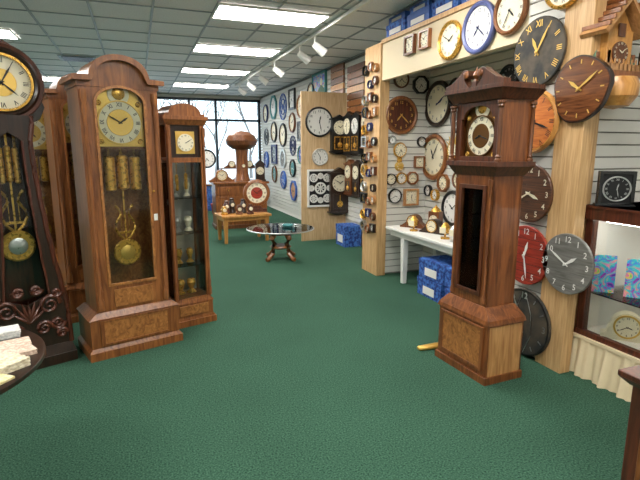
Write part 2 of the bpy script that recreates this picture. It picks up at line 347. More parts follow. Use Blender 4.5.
def gclock(name,loc,rot,W,D,Ht,wd,panel,cr=.2,glassb=.5,ar=.62):
    b=B(); w=W/2; bw=W*1.22; bd=D*1.12
    b.box(-bw/2-.02,bw/2+.02,-bd/2-.02,bd/2,0,.06,wd); b.taper(bw+.04,bd+.03,.06,bw,bd,.085,wd)
    b.box(-bw/2,bw/2,-bd/2,bd/2,.085,.30,wd); b.taper(bw+.02,bd+.02,.30,W+.02,D+.01,.345,wd)
    b.box(-bw*.36,bw*.36,-bd/2-.008,-bd/2,.115,.275,panel); b.ring([(-bw*.4,.10),(bw*.4,.10),(bw*.4,.29),(-bw*.4,.29)],[(-bw*.36,.115),(bw*.36,.115),(bw*.36,.275),(-bw*.36,.275)],-bd/2-.014,-bd/2,wd)
    zt=Ht-cr
    b.box(-w,w,D/2-.02,D/2,.34,zt,wd); b.box(-w,-w+.02,-D/2+.02,D/2-.02,.34,zt,wd); b.box(w-.02,w,-D/2+.02,D/2-.02,.34,zt,wd)
    yo=-D/2; gw=w*ar
    b.box(-w,-gw,yo,yo+.03,.34,zt,wd); b.box(gw,w,yo,yo+.03,.34,zt,wd)
    b.box(-gw,gw,yo,yo+.03,.34,glassb,wd); b.box(-gw*.85,gw*.85,yo-.008,yo,.37,glassb-.04,panel)
    zs=zt-gw*.62
    b.ext([(-gw,zt+.05),(-gw,zs)]+arch_pts(gw,zs,gw*.66)[1:-1]+[(gw,zs),(gw,zt+.05)],yo,yo+.03,wd)
    po=[(-gw-.012,glassb-.012),(gw+.012,glassb-.012),(gw+.012,zs)]+list(reversed(arch_pts(gw+.012,zs,gw*.66+.012)))[1:-1]+[(-gw-.012,zs)]
    pn=[(-gw+.006,glassb+.006),(gw-.006,glassb+.006),(gw-.006,zs)]+list(reversed(arch_pts(gw-.006,zs,gw*.66-.006)))[1:-1]+[(-gw+.006,zs)]
    b.ring(po,pn,yo-.012,yo+.005,panel)
    b.ext(pn,yo+.004,yo+.007,'glass')
    for sx in (-1,1): b.turned(sx*(w-.028),yo-.004,.36,zt-.02,.016,wd)
    dR=gw*.90; zc=zs-dR*.86
    dialplate(b,yo+.035,gw*.99,zc,dR)
    zb=zc-gw*1.05
    b.box(-w+.02,w-.02,yo+.045,D/2-.02,zb-.01,zb,wd)
    b.box(-w+.02,w-.02,D/2-.075,D/2-.07,.36,zb,'burl')
    weights(b,yo+.06,zb-.31,zb-.06,zb,(-gw*.54,0,gw*.54),r=gw*.235)
    pendulum(b,yo+.09,glassb+.21,zb,R=gw*.60)
    crown(b,W+.02,D+.01,zt,cr,wd)
    b.lathe([(0,0),(.005,0),(.01,.01),(0,.014)],'brass',T(gw+.03,yo,1.2)@FY,8)
    b.box(gw+.02,gw+.05,yo-.003,yo,.98,1.03,'white')
    return b.done(name,loc,rot,bev=.003)
R17=math.radians(17.6)
gclock('grandfather_clock',(-.137,3.89,0),R17,.53,.34,2.13,'cherry','burl',cr=.21,glassb=.54)
gclock('grandfather_clock',(-.46,4.78,0),R17,.48,.30,2.12,'oak_dark','cherry')
gclock('grandfather_clock',(-.97,5.55,0),math.radians(12),.50,.32,2.08,'oak_dark','burl')
b=B(); W,D,Ht=.32,.27,1.86; w=W/2; wd='cherry'
b.box(-.20,.20,-.155,.145,0,.055,wd); b.taper(.39,.29,.055,.36,.28,.08,wd); b.box(-.175,.175,-.14,.14,.08,.20,wd); b.box(-.13,.13,-.148,-.14,.10,.185,'burl'); b.taper(.37,.29,.20,W,D,.235,wd)
for sx in (-1,1):
    for yy in (-D/2+.015,D/2-.015): b.box(sx*w-.015 if sx>0 else -w-.0,sx*w if sx>0 else -w+.03-.015,yy-.015,yy+.015,.23,1.70,wd)
    b.turned(sx*(w-.008),-D/2-.002,.25,1.68,.012,wd)
    b.box(sx*w-(.004 if sx>0 else 0),sx*w+(.0 if sx>0 else .004),-D/2+.03,D/2-.03,.25,1.42,'glass')
b.box(-w,w,D/2-.012,D/2,.23,1.70,wd); b.box(-w,w,-D/2,D/2,.22,.25,wd); b.box(-w,w,-D/2,D/2,1.40,1.44,wd)
b.box(-w+.02,w-.02,D/2-.016,D/2-.012,.25,1.40,'silver')
b.box(-w+.01,-w+.035,-D/2,-D/2+.02,.24,1.70,wd); b.box(w-.035,w-.01,-D/2,-D/2+.02,.24,1.70,wd); b.box(-w+.02,w-.02,-D/2+.008,-D/2+.012,.25,1.40,'glass')
for z in (.52,.80,1.10): b.box(-w+.012,w-.012,-D/2+.025,D/2-.014,z,z+.006,'glass')
for z,rr in ((.256,.045),(.531,.035),(.811,.04),(1.111,.03)):
    for q in (-.05,.05): b.lathe([(0,0),(rr,0),(rr*.4,.03),(rr*.9,.09),(rr*.7,.12),(0,.13)],'brass' if z<.6 else ('silver' if q<0 else 'ivory'),T(q,.02,z),16)
b.box(-w+.02,w-.02,-D/2+.02,-D/2+.03,1.44,1.70,'ebony'); b.box(-.08,.08,-D/2+.012,-D/2+.02,1.47,1.65,'gold'); face(b,0,-D/2+.008,1.56,.07,'ivory','black','r',seg=28)
weights(b,0,1.16,1.30,1.40,(-.04,0.04),.014)
b.taper(W+.01,D+.01,1.70,W+.05,D+.05,1.74,wd); b.box(-w-.03,w+.03,-D/2-.03,D/2,1.74,1.77,wd)
b.ext([(-w-.01,1.77),(w+.01,1.77),(w+.01,1.79)]+[(w*.85*math.cos(pi*i/12),1.79+.08*math.sin(pi*i/12)) for i in range(13)]+[(-w-.01,1.79)],-D/2-.01,D/2,wd)
b.done('curio_clock',(.34,4.25,0),R17,bev=.003)
def prof(z):
    K=[(0.14,.25),(.30,.245),(.42,.24),(.60,.215),(.80,.185),(1.0,.16),(1.2,.14),(1.4,.125),(1.56,.12),(1.66,.14)]
    for (a,wa),(c,wc) in zip(K,K[1:]):
        if a<=z<=c: return wa+(wc-wa)*(1-math.cos(pi*(z-a)/(c-a)))/2
    return K[-1][1]
b=B(); wd='ebony'; D=.32
b.box(-.27,.27,-.19,.17,0,.07,wd); b.taper(.54,.36,.07,.50,.33,.14,wd)
zs=[.14+i*(1.72-.14)/30 for i in range(31)]
b.ext([(prof(z),z) for z in zs]+[(-prof(z),z) for z in reversed(zs)],D/2-.02,D/2,wd)
for sx in (-1,1):
    b.ext([(sx*prof(z),z) for z in zs]+[(sx*(prof(z)-.02),z) for z in reversed(zs)],-D/2+.01,D/2,wd)
    b.ext([(sx*prof(z),z) for z in zs]+[(sx*(max(.055,prof(z)*.60) if .5<z<1.6 else .0),z) for z in reversed(zs)],-D/2,-D/2+.03,wd)
    b.tube([(sx*(prof(z)+.0),-D/2,z) for z in zs],.016,'mahog',8)
    b.tube([(sx*(max(.055,prof(z)*.60)),-D/2-.004,z) for z in zs if .5<z<1.6],.008,'mahog',6)
    for cx,cz,r0,dr in ((.13,.44,.07,1),(.17,.30,.045,-1),(.08,.28,.05,1),(.055,.56,.035,-1),(.18,.52,.03,-1),(.19,.22,.035,1)):
        pts=[(sx*(cx+ (r0*(1-t/26))*math.cos(dr*t*.5)),-D/2-.010,cz+(r0*(1-t/26))*math.sin(dr*t*.5)) for t in range(24)]
        b.tube(pts,.016,'mahog',6,.006)
for k in range(-3,4):
    a=k*.35; b.tube([(0,-D/2-.01,.34),(math.sin(a)*.07,-D/2-.022,.34+math.cos(a)*.09),(math.sin(a)*.11,-D/2-.012,.34+math.cos(a)*.15)],.018,'mahog',6,.004)
b.box(-.12,.12,-D/2+.02,-D/2+.023,.5,1.58,'glass'); b.box(-.11,.11,D/2-.03,D/2-.02,.3,1.6,'mahog')
weights(b,-.06,1.28,1.52,1.66,(-.045,0,.045),.020)
pendulum(b,-.06,.86,1.6,R=.105,lyre=True,face_='silver')
zh=1.92; yb=.13
b.lathe([(0,0),(.215,0),(.228,.02),(.228,.26),(.215,.28),(.20,.29),(.185,.28),(.178,.25),(0,.25)],wd,T(0,yb,zh)@FY,48)
b.lathe([(.225,.25),(.243,.265),(.235,.285),(.215,.28)],'mahog',T(0,yb,zh)@FY,48)
face(b,0,yb-.255,zh,.17,'ivory','black','r',seg=48); b.lathe([(0,.26),(.085,.26),(.085,.264),(0,.264)],'gold',T(0,yb,zh)@FY,32); hands(b,0,yb-.268,zh,.15,'black',(8,22))
b.ring(circ(.178,48,0,zh),circ(.163,48,0,zh),yb-.285,yb-.27,'brass')
b.ext([(-.10,2.12),(.10,2.12),(.07,2.16),(.03,2.18),(0,2.21),(-.03,2.18),(-.07,2.16)],-.12,.1,'mahog')
for sx in(-1,1): b.ext([(sx*.12,1.66),(sx*.20,1.70),(sx*.235,1.78),(sx*.22,1.82),(sx*.12,1.74)],-.12,.1,wd)
b.done('grandfather_clock',(-.82,3.78,0),math.radians(22),bev=.002)

b=B(); wd='hoodw'; hd='hoodd'
b.box(-.26,.26,-.165,.155,0,.05,wd); b.box(-.245,.245,-.15,.15,.05,.40,wd)
for sx in(-1,1): b.box(sx*.245-.004,sx*.245+.004,-.135,.135,.0,.385,'oak')
b.box(-.19,.19,-.158,-.15,.10,.36,'burl'); b.ring([(-.215,.08),(.215,.08),(.215,.38),(-.215,.38)],[(-.19,.1),(.19,.1),(.19,.36),(-.19,.36)],-.163,-.15,wd)
b.taper(.52,.32,.40,.50,.31,.43,wd); b.taper(.50,.31,.43,.37,.25,.50,wd)
b.box(-.175,.175,.10,.12,.50,1.34,wd); b.box(-.175,-.155,-.12,.11,.5,1.34,wd); b.box(.155,.175,-.12,.11,.5,1.34,wd)
b.box(-.175,-.105,-.12,-.10,.5,1.34,wd); b.box(.105,.175,-.12,-.10,.5,1.34,wd); b.box(-.11,.11,-.12,-.10,.5,.58,wd); b.box(-.11,.11,-.12,-.10,1.26,1.34,wd)
b.ring([(-.125,.56),(.125,.56),(.125,1.28),(-.125,1.28)],[(-.10,.585),(.10,.585),(.10,1.255),(-.10,1.255)],-.132,-.118,'hoodd'); b.box(-.105,.105,-.114,-.111,.57,1.27,'glass')
b.box(-.155,.155,.05,.06,.5,1.34,'walnut'); weights(b,-.05,.98,1.18,1.34,(-.055,0,.055),.021); pendulum(b,.0,.72,1.34,R=.06)
for sx in (-1,1): b.turned(sx*.155,-.118,.52,1.32,.012,wd)
b.taper(.36,.25,1.34,.46,.30,1.40,hd); b.box(-.24,.24,-.16,.15,1.40,1.43,hd)
b.box(-.20,.20,.12,.14,1.43,1.80,wd)
for sx in(-1,1):
    b.box(min(sx*.205,sx*.185),max(sx*.205,sx*.185),-.11,.13,1.43,1.80,wd)
    b.turned(sx*.215,-.135,1.43,1.79,.016,'walnut'); b.turned(sx*.215,.12,1.43,1.79,.014,'walnut')
    b.box(min(sx*.2,sx*.15),max(sx*.2,sx*.15),-.12,-.10,1.43,1.80,hd)
b.box(-.155,.155,-.12,-.10,1.43,1.46,hd)
b.ext([(-.155,1.80),(-.155,1.70)]+arch_pts(.13,1.70,.075)+[(.155,1.70),(.155,1.80)],-.12,-.10,hd)
dialplate(b,-.08,.145,1.59,.125,fm='ivory',plate='bronze')
b.taper(.44,.28,1.80,.52,.34,1.86,hd); b.box(-.265,.265,-.18,.15,1.86,1.885,hd)
for sx in(-1,1):
    p=[(sx*.26,1.885),(sx*.26,1.91),(sx*.20,1.925),(sx*.14,1.96),(sx*.09,1.995),(sx*.05,1.99),(sx*.035,1.955),(sx*.06,1.94),(sx*.08,1.945),(sx*.07,1.92),(sx*.03,1.885)]
    b.ext(p,-.175,-.12,hd); b.lathe([(0,0),(.024,0),(.02,.01),(0,.014)],'cherry',T(sx*.062,-.175,1.963)@FY,14)
b.box(-.02,.02,-.165,-.13,1.885,1.92,hd); b.lathe([(0,1.92),(.02,1.92),(.012,1.935),(.024,1.955),(.012,1.98),(0,2.01)],'cherry',T(0,-.147,0),14)
b.box(-.22,.22,-.12,.14,1.885,1.90,hd)
b.done('grandfather_clock',(2.155,2.585,0),-pi/2+math.radians(3),bev=.003)
b=B()
for i in range(2):
    b.lathe([(0,0),(.010,0),(.016,.01),(.016,.2),(.010,.21),(0,.21)],'gold',T(2.12,2.93+i*.045,.0165)@Matrix.Rotation(-pi/2,4,'Y')@Matrix.Rotation(.15*i-.1,4,'X'),14)
b.done('clock_weights')

# ---------------- display case ----------------
b=B(); X0,X1,Y0,Y1=2.74,3.27,.55,2.31; wd='mahog'
b.box(X0,X1,Y0,Y1,.26,.30,'white'); b.box(X0-.02,X1,Y0,Y1+.01,1.06,1.15,wd); b.box(X0-.03,X1,Y0,Y1+.01,1.135,1.15,wd)
for yy in (Y0,Y1-.05): b.box(X0,X0+.05,yy,yy+.05,.26,1.06,wd)
b.box(X0-.01,X0+.03,Y0,Y1,.26,.31,wd)
b.box(X1-.02,X1,Y0,Y1,.30,1.06,'white'); b.box(X0+.05,X1-.02,Y1-.02,Y1,.30,1.06,'white'); b.box(X0+.05,X1-.02,Y0,Y0+.02,.30,1.06,'white')
b.box(X0+.012,X0+.016,Y0+.05,Y1-.05,.31,1.06,'glass'); b.box(X0+.03,X1-.02,Y0+.02,Y1-.02,.565,.573,'glass')
b.box(X0+.06,X0+.09,Y0+.1,Y1-.1,1.045,1.058,'caselight')
n=160; vs=[];fs=[]
for i in range(n+1):
    yy=Y0+(Y1-Y0)*i/n; d=.012*math.sin(i*.45)+.008*math.sin(i*1.1); vs+=[(X0-.045+d*1.4,yy,0.002),(X0-.02+d*.3,yy,.27)]
for i in range(n): fs.append((2*i,2*i+2,2*i+3,2*i+1))
b.add(vs,fs,'skirt'); b.box(X0-.03,X0+.0,Y0,Y1,.255,.275,'skirt'); b.box(X0,X1,Y0,Y1,.0,.25,'skirt')
b.done('display_case')
def art(x,y,z,w,h,rot,m):
    b=B(); b.box(-w/2,w/2,-.01,0,0,h,m); b.box(-w/2,w/2,.0,.004,0,h,'white'); b.box(-.03,.03,.004,.05,0,.01,'black'); return b.done('art_tile',(x,y,z),rot)
art(2.84,2.22,.574,.13,.25,-.75,'rainbow'); art(2.92,2.05,.574,.13,.25,-.9,'rainbow')
b=B(); b.ext([(-.14,0),(.14,0),(.14,.03),(.11,.04),(.10,.08)]+[(.09*math.cos(pi*i/14),.09+.09*math.sin(pi*i/14)) for i in range(15)]+[(-.10,.08),(-.11,.04),(-.14,.03)],-.04,.04,'ivory')
face(b,0,-.045,.095,.07,'ivory','black','a'); b.ring(circ(.077,32,0,.095),circ(.066,32,0,.095),-.051,-.04,'gold'); b.done('mantel_clock',(2.875,2.05,.301),-.85,bev=.003)
b=B(); b.ext([(-.1,0),(.1,0),(.1,.22),(-.1,.22)],-.03,.03,'black'); b.ring([(-.1,0),(.1,0),(.1,.22),(-.1,.22)],[(-.08,.02),(.08,.02),(.08,.2),(-.08,.2)],-.045,-.03,'blackg')
face(b,0,-.034,.11,.072,'black','silver','r',hand='silver'); b.ring(circ(.079,32,0,.11),circ(.071,32,0,.11),-.045,-.03,'silver'); b.box(-.11,.11,-.05,.05,-.0,.012,'black'); b.done('table_clock',(2.83,2.20,1.151),-.7,bev=.002)
b=B(); g='golden'
b.box(-.11,.11,-.14,0,-.10,.16,g)
for sx in(-1,1):
    b.ext([(0,.36),(0,.33),(sx*.19,.12),(sx*.21,.14)],-.20,0,'oak')
    for i in range(5): b.box(-.008,.008,-.21,0,-.01,.015,'cherry',T(sx*(.03+i*.038),0,.345-i*.042))
    for i in range(3): b.box(sx*.14-.006,sx*.14+.006,-.19,-.178,-.12+i*.0,.02,g)
b.ext([(-.11,.16),(.11,.16),(.0,.32)],-.13,0,g); b.box(-.03,.03,-.15,-.14,.12,.20,'walnut')
b.lathe([(0,0),(.07,0),(.07,.01),(0,.012)],'walnut',T(0,-.14,.02)@FY,28); numerals(b,0,-.155,.02,.055,.02,'r','ivory'); hands(b,0,-.158,.02,.06,'ivory')
b.box(-.19,.19,-.20,0,-.14,-.10,'oak_dark'); b.box(-.19,.19,-.20,-.19,-.10,-.06,'oak')
for i in range(10): b.box(-.18+i*.038,-.17+i*.038,-.2,-.195,-.1,-.03,'oak')
for sx in(-1,1):
    b.cyl(sx*.16,-.12,-.10,.02,.012,'oak_dark',8); b.lathe([(0,0),(.05,.0),(.035,.06),(.018,.10),(0,.14)],'greenp',T(sx*.155,-.1,-.10),10)
b.lathe([(0,-.34),(.09,-.32),(.135,-.26),(.14,-.19),(.12,-.14),(0,-.14)],'golden',T(0,-.14,0),24)
b.done('cuckoo_clock',(2.77,2.358,2.06),0,sc=.92)

# ---------------- wall clocks ----------------
WX=2.598
L=[(4.42,2.53,.09,'walnut','ivory','black','t','sq'),(4.15,2.53,.085,'oak_dark','ivory','black','t','sq'),(3.75,2.44,.165,'brass','ivory','black','r','round'),
(3.37,2.46,.20,'purple','white','navy','a','round'),(3.02,2.50,.17,'oak_dark','ivory','black','r','round')]
for a,z,R,rim,fm,num,st,k in L: wallclock('X',2.638,a,z,R,rim,fm,num,st,k,rw=.2)
wallclock('X',WX,2.50,2.54,.165,'brass','ivory','black','r')
wallclock('X',WX,2.68,2.15,.225,'slate','slate','gold','r',rw=.02)
wallclock('X',WX,2.67,1.69,.215,'golden','orange','black','r',rw=.10)
wallclock('X',WX,2.66,1.20,.205,'plankh','plankh','ivory','a',rw=.02)
wallclock('X',WX,2.65,.755,.215,'redw','redw','white','a',rw=.02)
wallclock('X',WX,2.62,.26,.25,'slate','slate','silver','four',rw=.02)
wallclock('X',WX,2.31,1.87,.20,'ebony','slabw','gold','t','slab')
wallclock('X',WX,2.29,.77,.20,'greyw','greyw','white','a',rw=.02)
YF1=5.078
wallclock('Y',YF1,2.91,1.90,.22,'cherry','mahog','gold','a',rw=.2)
wallclock('Y',YF1,2.91,1.42,.09,'brass','ivory','black','t','banjo')
for x,z,R,rim,fm,num,k in ((2.80,1.16,.07,'ebony','ivory','black','round'),(2.94,1.17,.07,'brass','white','black','round'),(3.09,1.17,.075,'oak_dark','ivory','black','oct'),(2.86,.96,.09,'blackg','white','black','round'),(3.08,.94,.10,'oak','ivory','black','sq'),
 (2.80,1.62,.05,'silver','white','black','round'),(3.2,1.6,.06,'black','white','black','round'),(3.18,1.36,.07,'cherry','ivory','black','sq'),(2.90,2.30,.10,'walnut','ivory','black','round'),(3.16,2.25,.10,'black','white','black','oct')):
    wallclock('Y',YF1,x,z,R,rim,fm,num,'t' if R<.08 else 'a',k,rw=.2)
XW=XS-.002
for y,z,R,rim,fm,num,st,k in ((4.86,2.02,.26,'ebony','ivory','navy','a','round'),(4.90,1.42,.27,'cherry','ivory','black','r','round'),(4.52,2.12,.15,'black','teal','black','a','round'),(4.42,1.84,.17,'ebony','grey','white','r','round'),
 (4.52,1.50,.18,'gold','ivory','black','r','sun'),(4.18,1.45,.19,'bronze','ivory','black','r','open'),(4.48,.86,.2,'black','white','black','a','round'),(3.73,2.15,.13,'black','black','white','a','round'),(4.1,2.05,.16,'walnut','ivory','black','r','round'),
 (4.68,1.13,.10,'oak_dark','ivory','black','t','oct'),(4.40,1.18,.10,'walnut','ivory','black','a','round'),(3.85,1.75,.2,'oak','white','black','a','round'),(3.5,1.95,.16,'navy','white','navy','a','round'),(3.3,1.5,.2,'black','ivory','black','r','open'),(3.75,1.25,.28,'walnut','white','black','a','tall'),(3.12,2.0,.17,'teal','white','black','a','round'),(4.1,1.0,.14,'oak_dark','ivory','black','r','oct'),
 (4.98,1.02,.07,'black','white','black','t','round'),(4.83,.98,.07,'brass','white','black','t','round'),(2.8,1.6,.18,'cherry','ivory','black','r','round'),(2.85,1.1,.16,'black','white','black','a','round')):
    wallclock('X',XW,y,z,R,rim,fm,num,st,k,rw=.2)
rims=['black','oak_dark','walnut','brass','cherry','ebony','silver','navy','oak']
i=0
for z in [.55+.17*k for k in range(12)]:
    for y in (5.12,5.24,5.37):
        i+=1
        if (i*7)%11==0: continue
        wallclock('X',2.618,y,z+(.03 if i%2 else 0),.050+.012*(i%3==0),rims[(i*5)%9],['ivory','white','black'][2 if i%3==0 else i%2],'gold' if i%3==0 else 'black','t',['round','sq','round','oct'][i%4],rw=.22)
for y,z,R,rim,fm,num,st,k in ((7.25,1.75,.36,'black','ivory','black','r','tall'),(6.95,1.75,.34,'black','white','black','r','tall'),(7.2,1.05,.3,'walnut','ivory','black','r','tall'),(6.9,1.05,.3,'ebony','ivory','black','r','tall'),(6.6,1.8,.3,'oak_dark','ivory','black','r','tall'),(6.6,1.1,.3,'black','ivory','black','r','tall'),
  (6.3,2.3,.13,'black','white','black','a','round'),(6.3,1.8,.2,'walnut','ivory','black','r','round'),(6.3,1.2,.2,'black','ivory','black','r','oct'),(6.6,2.5,.12,'oak_dark','ivory','black','a','round')):
    wallclock('X',XW,y,z,R,rim,fm,num,st,k,rw=.18)
def sign(y,z,w,n,mm):
    b=B()
    for k in range(n): b.box(-w/2,w/2,-.035,-.01,(k-n/2)*.105,(k-n/2)*.105+.09,mm[k%len(mm)])
    for sx in(-1,1): b.box(sx*w*.42-.02,sx*w*.42+.02,-.012,0,-n*.05,n*.05,'walnut')
    b.done('plank_wall_sign',(XW,y,z),-pi/2)
sign(7.85,2.66,.56,5,['oak_dark','golden','walnut','burl','oak_dark']); sign(7.1,2.45,.62,7,['oak_dark','cherry','walnut','golden'])
def pic(y,z,w,h,bg_,fr,m2):
    b=B(); b.box(-w,w,-.02,0,-h,h,bg_); b.ring([(-w-.02,-h-.02),(w+.02,-h-.02),(w+.02,h+.02),(-w-.02,h+.02)],[(-w+.02,-h+.02),(w-.02,-h+.02),(w-.02,h-.02),(-w+.02,h-.02)],-.035,0,fr)
    b.ext([(-w*.9,-h*.9),(w*.9,-h*.9),(w*.9,-h*.2),(w*.3,h*.2),(-w*.3,-h*.3),(-w*.9,h*.1)],-.025,-.019,m2); b.lathe([(0,.02),(h*.25,.02),(h*.25,.026),(0,.026)],'ivory',T(w*.35,0,h*.4)@FY,20); b.done('framed_picture',(XW,y,z),-pi/2)
pic(8.75,2.64,.34,.26,'rainbow','teal','greenp'); pic(8.1,2.2,.2,.16,'gold','walnut','red')
YP=7.498
wallclock('Y',YP,2.80,1.95,.24,'black','white','black','a',rw=.13)
wallclock('Y',YP,2.81,1.39,.14,'silver','white','black','a',rw=.13)
wallclock('Y',YP,3.13,1.75,.32,'black','ivory','black','r','tall')
wallclock('Y',YP,3.14,.82,.40,'ebony','ivory','black','r','tall')
b=B(); b.box(-.22,.22,-.012,0,-.3,.3,'black')
for cx,cz,r in ((0,0,.1),(-.12,.17,.07),(.12,.17,.07),(-.12,-.17,.07),(.12,-.17,.07),(0,.2,.05),(0,-.2,.05),(-.16,0,.05),(.16,0,.05)):
    b.ring(circ(r,24,cx,cz),circ(r*.72,24,cx,cz),-.03,-.01,'white')
    for s_ in (0,1,2,3): b.box(-.008,.008,-.026,-.012,-r,r,'white',T(cx,0,cz)@Matrix.Rotation(s_*pi/4,4,'Y'))
b.ring([(-.23,-.31),(.23,-.31),(.23,.31),(-.23,.31)],[(-.2,-.28),(.2,-.28),(.2,.28),(-.2,.28)],-.035,0,'white'); b.done('scrollwork_wall_plaque',(2.82,7.498,.88),0)
far=[(12.8,2.45,.24,'navy'),(12.8,1.85,.22,'black'),(12.8,1.25,.22,'blue'),(12.0,2.55,.28,'teal'),(12.0,1.95,.26,'black'),(12.0,1.4,.24,'navy'),(12.0,.9,.22,'walnut'),(11.2,2.5,.3,'blue'),(11.2,1.85,.28,'black'),(11.2,1.3,.22,'silver'),(11.2,.8,.22,'blue'),
 (10.45,2.6,.22,'black'),(10.45,2.1,.22,'walnut'),(10.45,1.6,.22,'navy'),(10.45,1.1,.2,'black'),(10.4,.6,.22,'blue'),(9.85,2.4,.24,'oak_dark'),(9.85,1.9,.2,'black'),(9.85,1.4,.2,'teal'),(9.85,.95,.18,'white'),(9.2,2.6,.2,'black'),(9.2,1.9,.2,'oak'),(8.3,2.0,.2,'black')]
FM=['ivory','white','teal','grey','ivory','oak','blue','black']
for i,(y,z,R,rim) in enumerate(far):
    f_=FM[(i*3)%8]
    if rim=='black' and z==2.0: y,z=8.45,1.9
    wallclock('X',XW,y,z,R,rim,f_,'white' if f_ in('teal','grey','blue','black') else 'black','a' if i%2 else 'r',['round','open','round','oct','round','sq'][i%6],rw=.2)

# ---------------- alcove furniture ----------------
b=B(); b.box(2.70,3.26,2.95,4.98,.59,.62,'white'); b.box(2.74,3.22,3.0,4.93,.52,.59,'white')
for x in (2.74,3.17):
    for y in (3.0,4.62): b.taper(.05,.05,0,.07,.07,.52,'white',x+.03,y+.03)
b.done('display_table',bev=.004)
for k,(y,z,xx) in enumerate(((4.06,0,2.89),(4.04,.20,2.89),(3.58,0,2.90),(3.60,.20,2.90))):
    b=B(); b.box(-.17,.17,-.21,.21,0,.17,'bluebox'); b.box(-.175,.175,-.215,.215,.13,.19,'bluebox'); b.box(-.177,-.174,-.1,.1,.03,.11,'white'); b.box(-.1,.1,-.218,-.2155,.14,.18,'white'); b.done('clock_box',(xx,y,z+.001),.03*k*(k<2))
for k,(y,z,m) in enumerate(((4.78,2.70,'bluebox'),(4.34,2.70,'blue'),(3.90,2.70,'bluebox'),(3.46,2.70,'blue'),(3.03,2.70,'bluebox'))):
    b=B(); b.box(-.15,.15,-.195,.195,0,.12,m); b.box(-.155,.155,-.2,.2,.08,.13,m); b.box(-.158,-.154,-.12,.12,.02,.07,'white'); b.done('clock_box',(2.80,y,z+.001),0)
    b=B(); b.box(-.14,.14,-.17,.17,0,.07,'blue' if m=='bluebox' else 'bluebox'); b.box(-.143,-.14,-.1,.1,.015,.045,'silver'); b.done('clock_box',(2.80,y,z+.133),0)
def mantel(x,y,z,s,rot,wd='walnut',fm='ivory'):
    b=B(); b.ext([(-.2,0),(.2,0),(.2,.025),(.17,.035),(.12,.07)]+[(.10*math.cos(pi*i/12),.09+.10*math.sin(pi*i/12)) for i in range(13)]+[(-.12,.07),(-.17,.035),(-.2,.025)],-.06,.06,wd)
    face(b,0,-.064,.10,.075,fm,'black','a'); b.ring(circ(.082,28,0,.10),circ(.073,28,0,.10),-.075,-.06,'brass')
    return b.done('mantel_clock',(x,y,z),rot,sc=s)
mantel(2.95,4.75,.621,.8,-1.0,'walnut'); mantel(2.95,4.35,.621,.8,-1.2,'ebony'); mantel(2.95,3.5,.621,.9,-1.2,'cherry')
b=B(); b.box(-.09,.09,-.06,.06,0,.02,'oak'); b.box(-.075,.075,-.05,.05,.02,.24,'oak'); b.ext([(-.09,.24),(.09,.24),(0,.32)],-.06,.06,'oak'); face(b,0,-.054,.15,.06,'ivory','black','r'); b.done('table_clock',(3.1,4.02,.621),-1.2)
b=B(); b.box(-.08,.08,-.06,.06,0,.02,'walnut'); b.box(-.065,.065,-.05,.05,.02,.2,'walnut'); b.lathe([(.06,0),(.05,.02),(.02,.05),(.01,.06),(0,.08)],'brass',T(0,0,.2),16); face(b,0,-.054,.11,.05,'ivory','black','r'); b.done('table_clock',(3.12,4.58,.621),-1.1)
for x,y,m in ((2.86,4.02,'brass'),(2.85,3.85,'silver'),(2.82,4.55,'brass')):
    b=B(); b.lathe([(0,0),(.045,0),(.045,.015),(.01,.02),(.01,.05),(.04,.06),(.045,.12),(.02,.16),(0,.17)],m,None,20); b.box(-.035,.035,-.05,-.045,.06,.12,'ivory'); b.done('anniversary_clock',(x,y,.621),-1.2)
b=B(); b.box(-.14,.14,-.18,.18,0,.3,'bluebox'); b.box(-.145,.145,-.185,.185,.24,.33,'bluebox'); b.box(-.148,-.144,-.1,.1,.06,.18,'white'); b.done('clock_box',(3.1,6.95,.001),0)

# ---------------- centre furniture ----------------
b=B(); b.lathe([(0,.425),(.46,.425),(.465,.432),(.46,.44),(0,.44)],'glass',None,48); b.lathe([(.46,.424),(.468,.427),(.468,.438),(.46,.441)],'silver',None,48)
b.lathe([(0,.36),(.16,.36),(.18,.38),(.18,.42),(0,.424)],'mahog',None,32)
for k in range(4):
    a=k*pi/2+.5; c,s_=math.cos(a),math.sin(a)
    b.tube([(c*.10,s_*.10,.38),(c*.17,s_*.17,.30),(c*.12,s_*.12,.20),(c*.15,s_*.15,.10),(c*.24,s_*.24,.03),(c*.27,s_*.27,.028)],.038,'cherry',10,.026)
b.lathe([(0,.16),(.13,.16),(.15,.18),(.13,.2),(0,.2)],'cherry',None,24); b.lathe([(0,.44),(.06,.441),(.08,.47),(.07,.48),(.05,.455),(0,.452)],'teal',T(.12,.05,0),20)
b.done('glass_coffee_table',(1.80,6.35,0))
b=B(); b.box(-.42,.42,-.26,.26,.42,.46,'golden'); b.box(-.38,.38,-.22,.22,.36,.42,'golden')
for sx in(-1,1):
    for sy in(-1,1): b.taper(.045,.045,0,.07,.07,.42,'golden',sx*.35,sy*.2)
b.done('wooden_side_table',(1.60,7.95,0),.1,bev=.004)
b=B(); b.box(-.16,.16,-.06,.06,0,.05,'mahog'); b.ext([(-.1,.05),(.1,.05),(.05,.1),(-.05,.1)],-.04,.04,'mahog'); b.lathe([(0,0),(.21,0),(.23,.02),(.22,.05),(.18,.06),(.17,.04)],'cherry',T(0,.03,.32)@FY,40); face(b,0,-.012,.32,.17,'ivory','mahog','r'); b.lathe([(0,0),(.10,0),(.10,.004),(0,.006)],'redw',T(0,-.016,.32)@FY,30); b.done('table_clock',(1.88,8.08,.461),-.15)
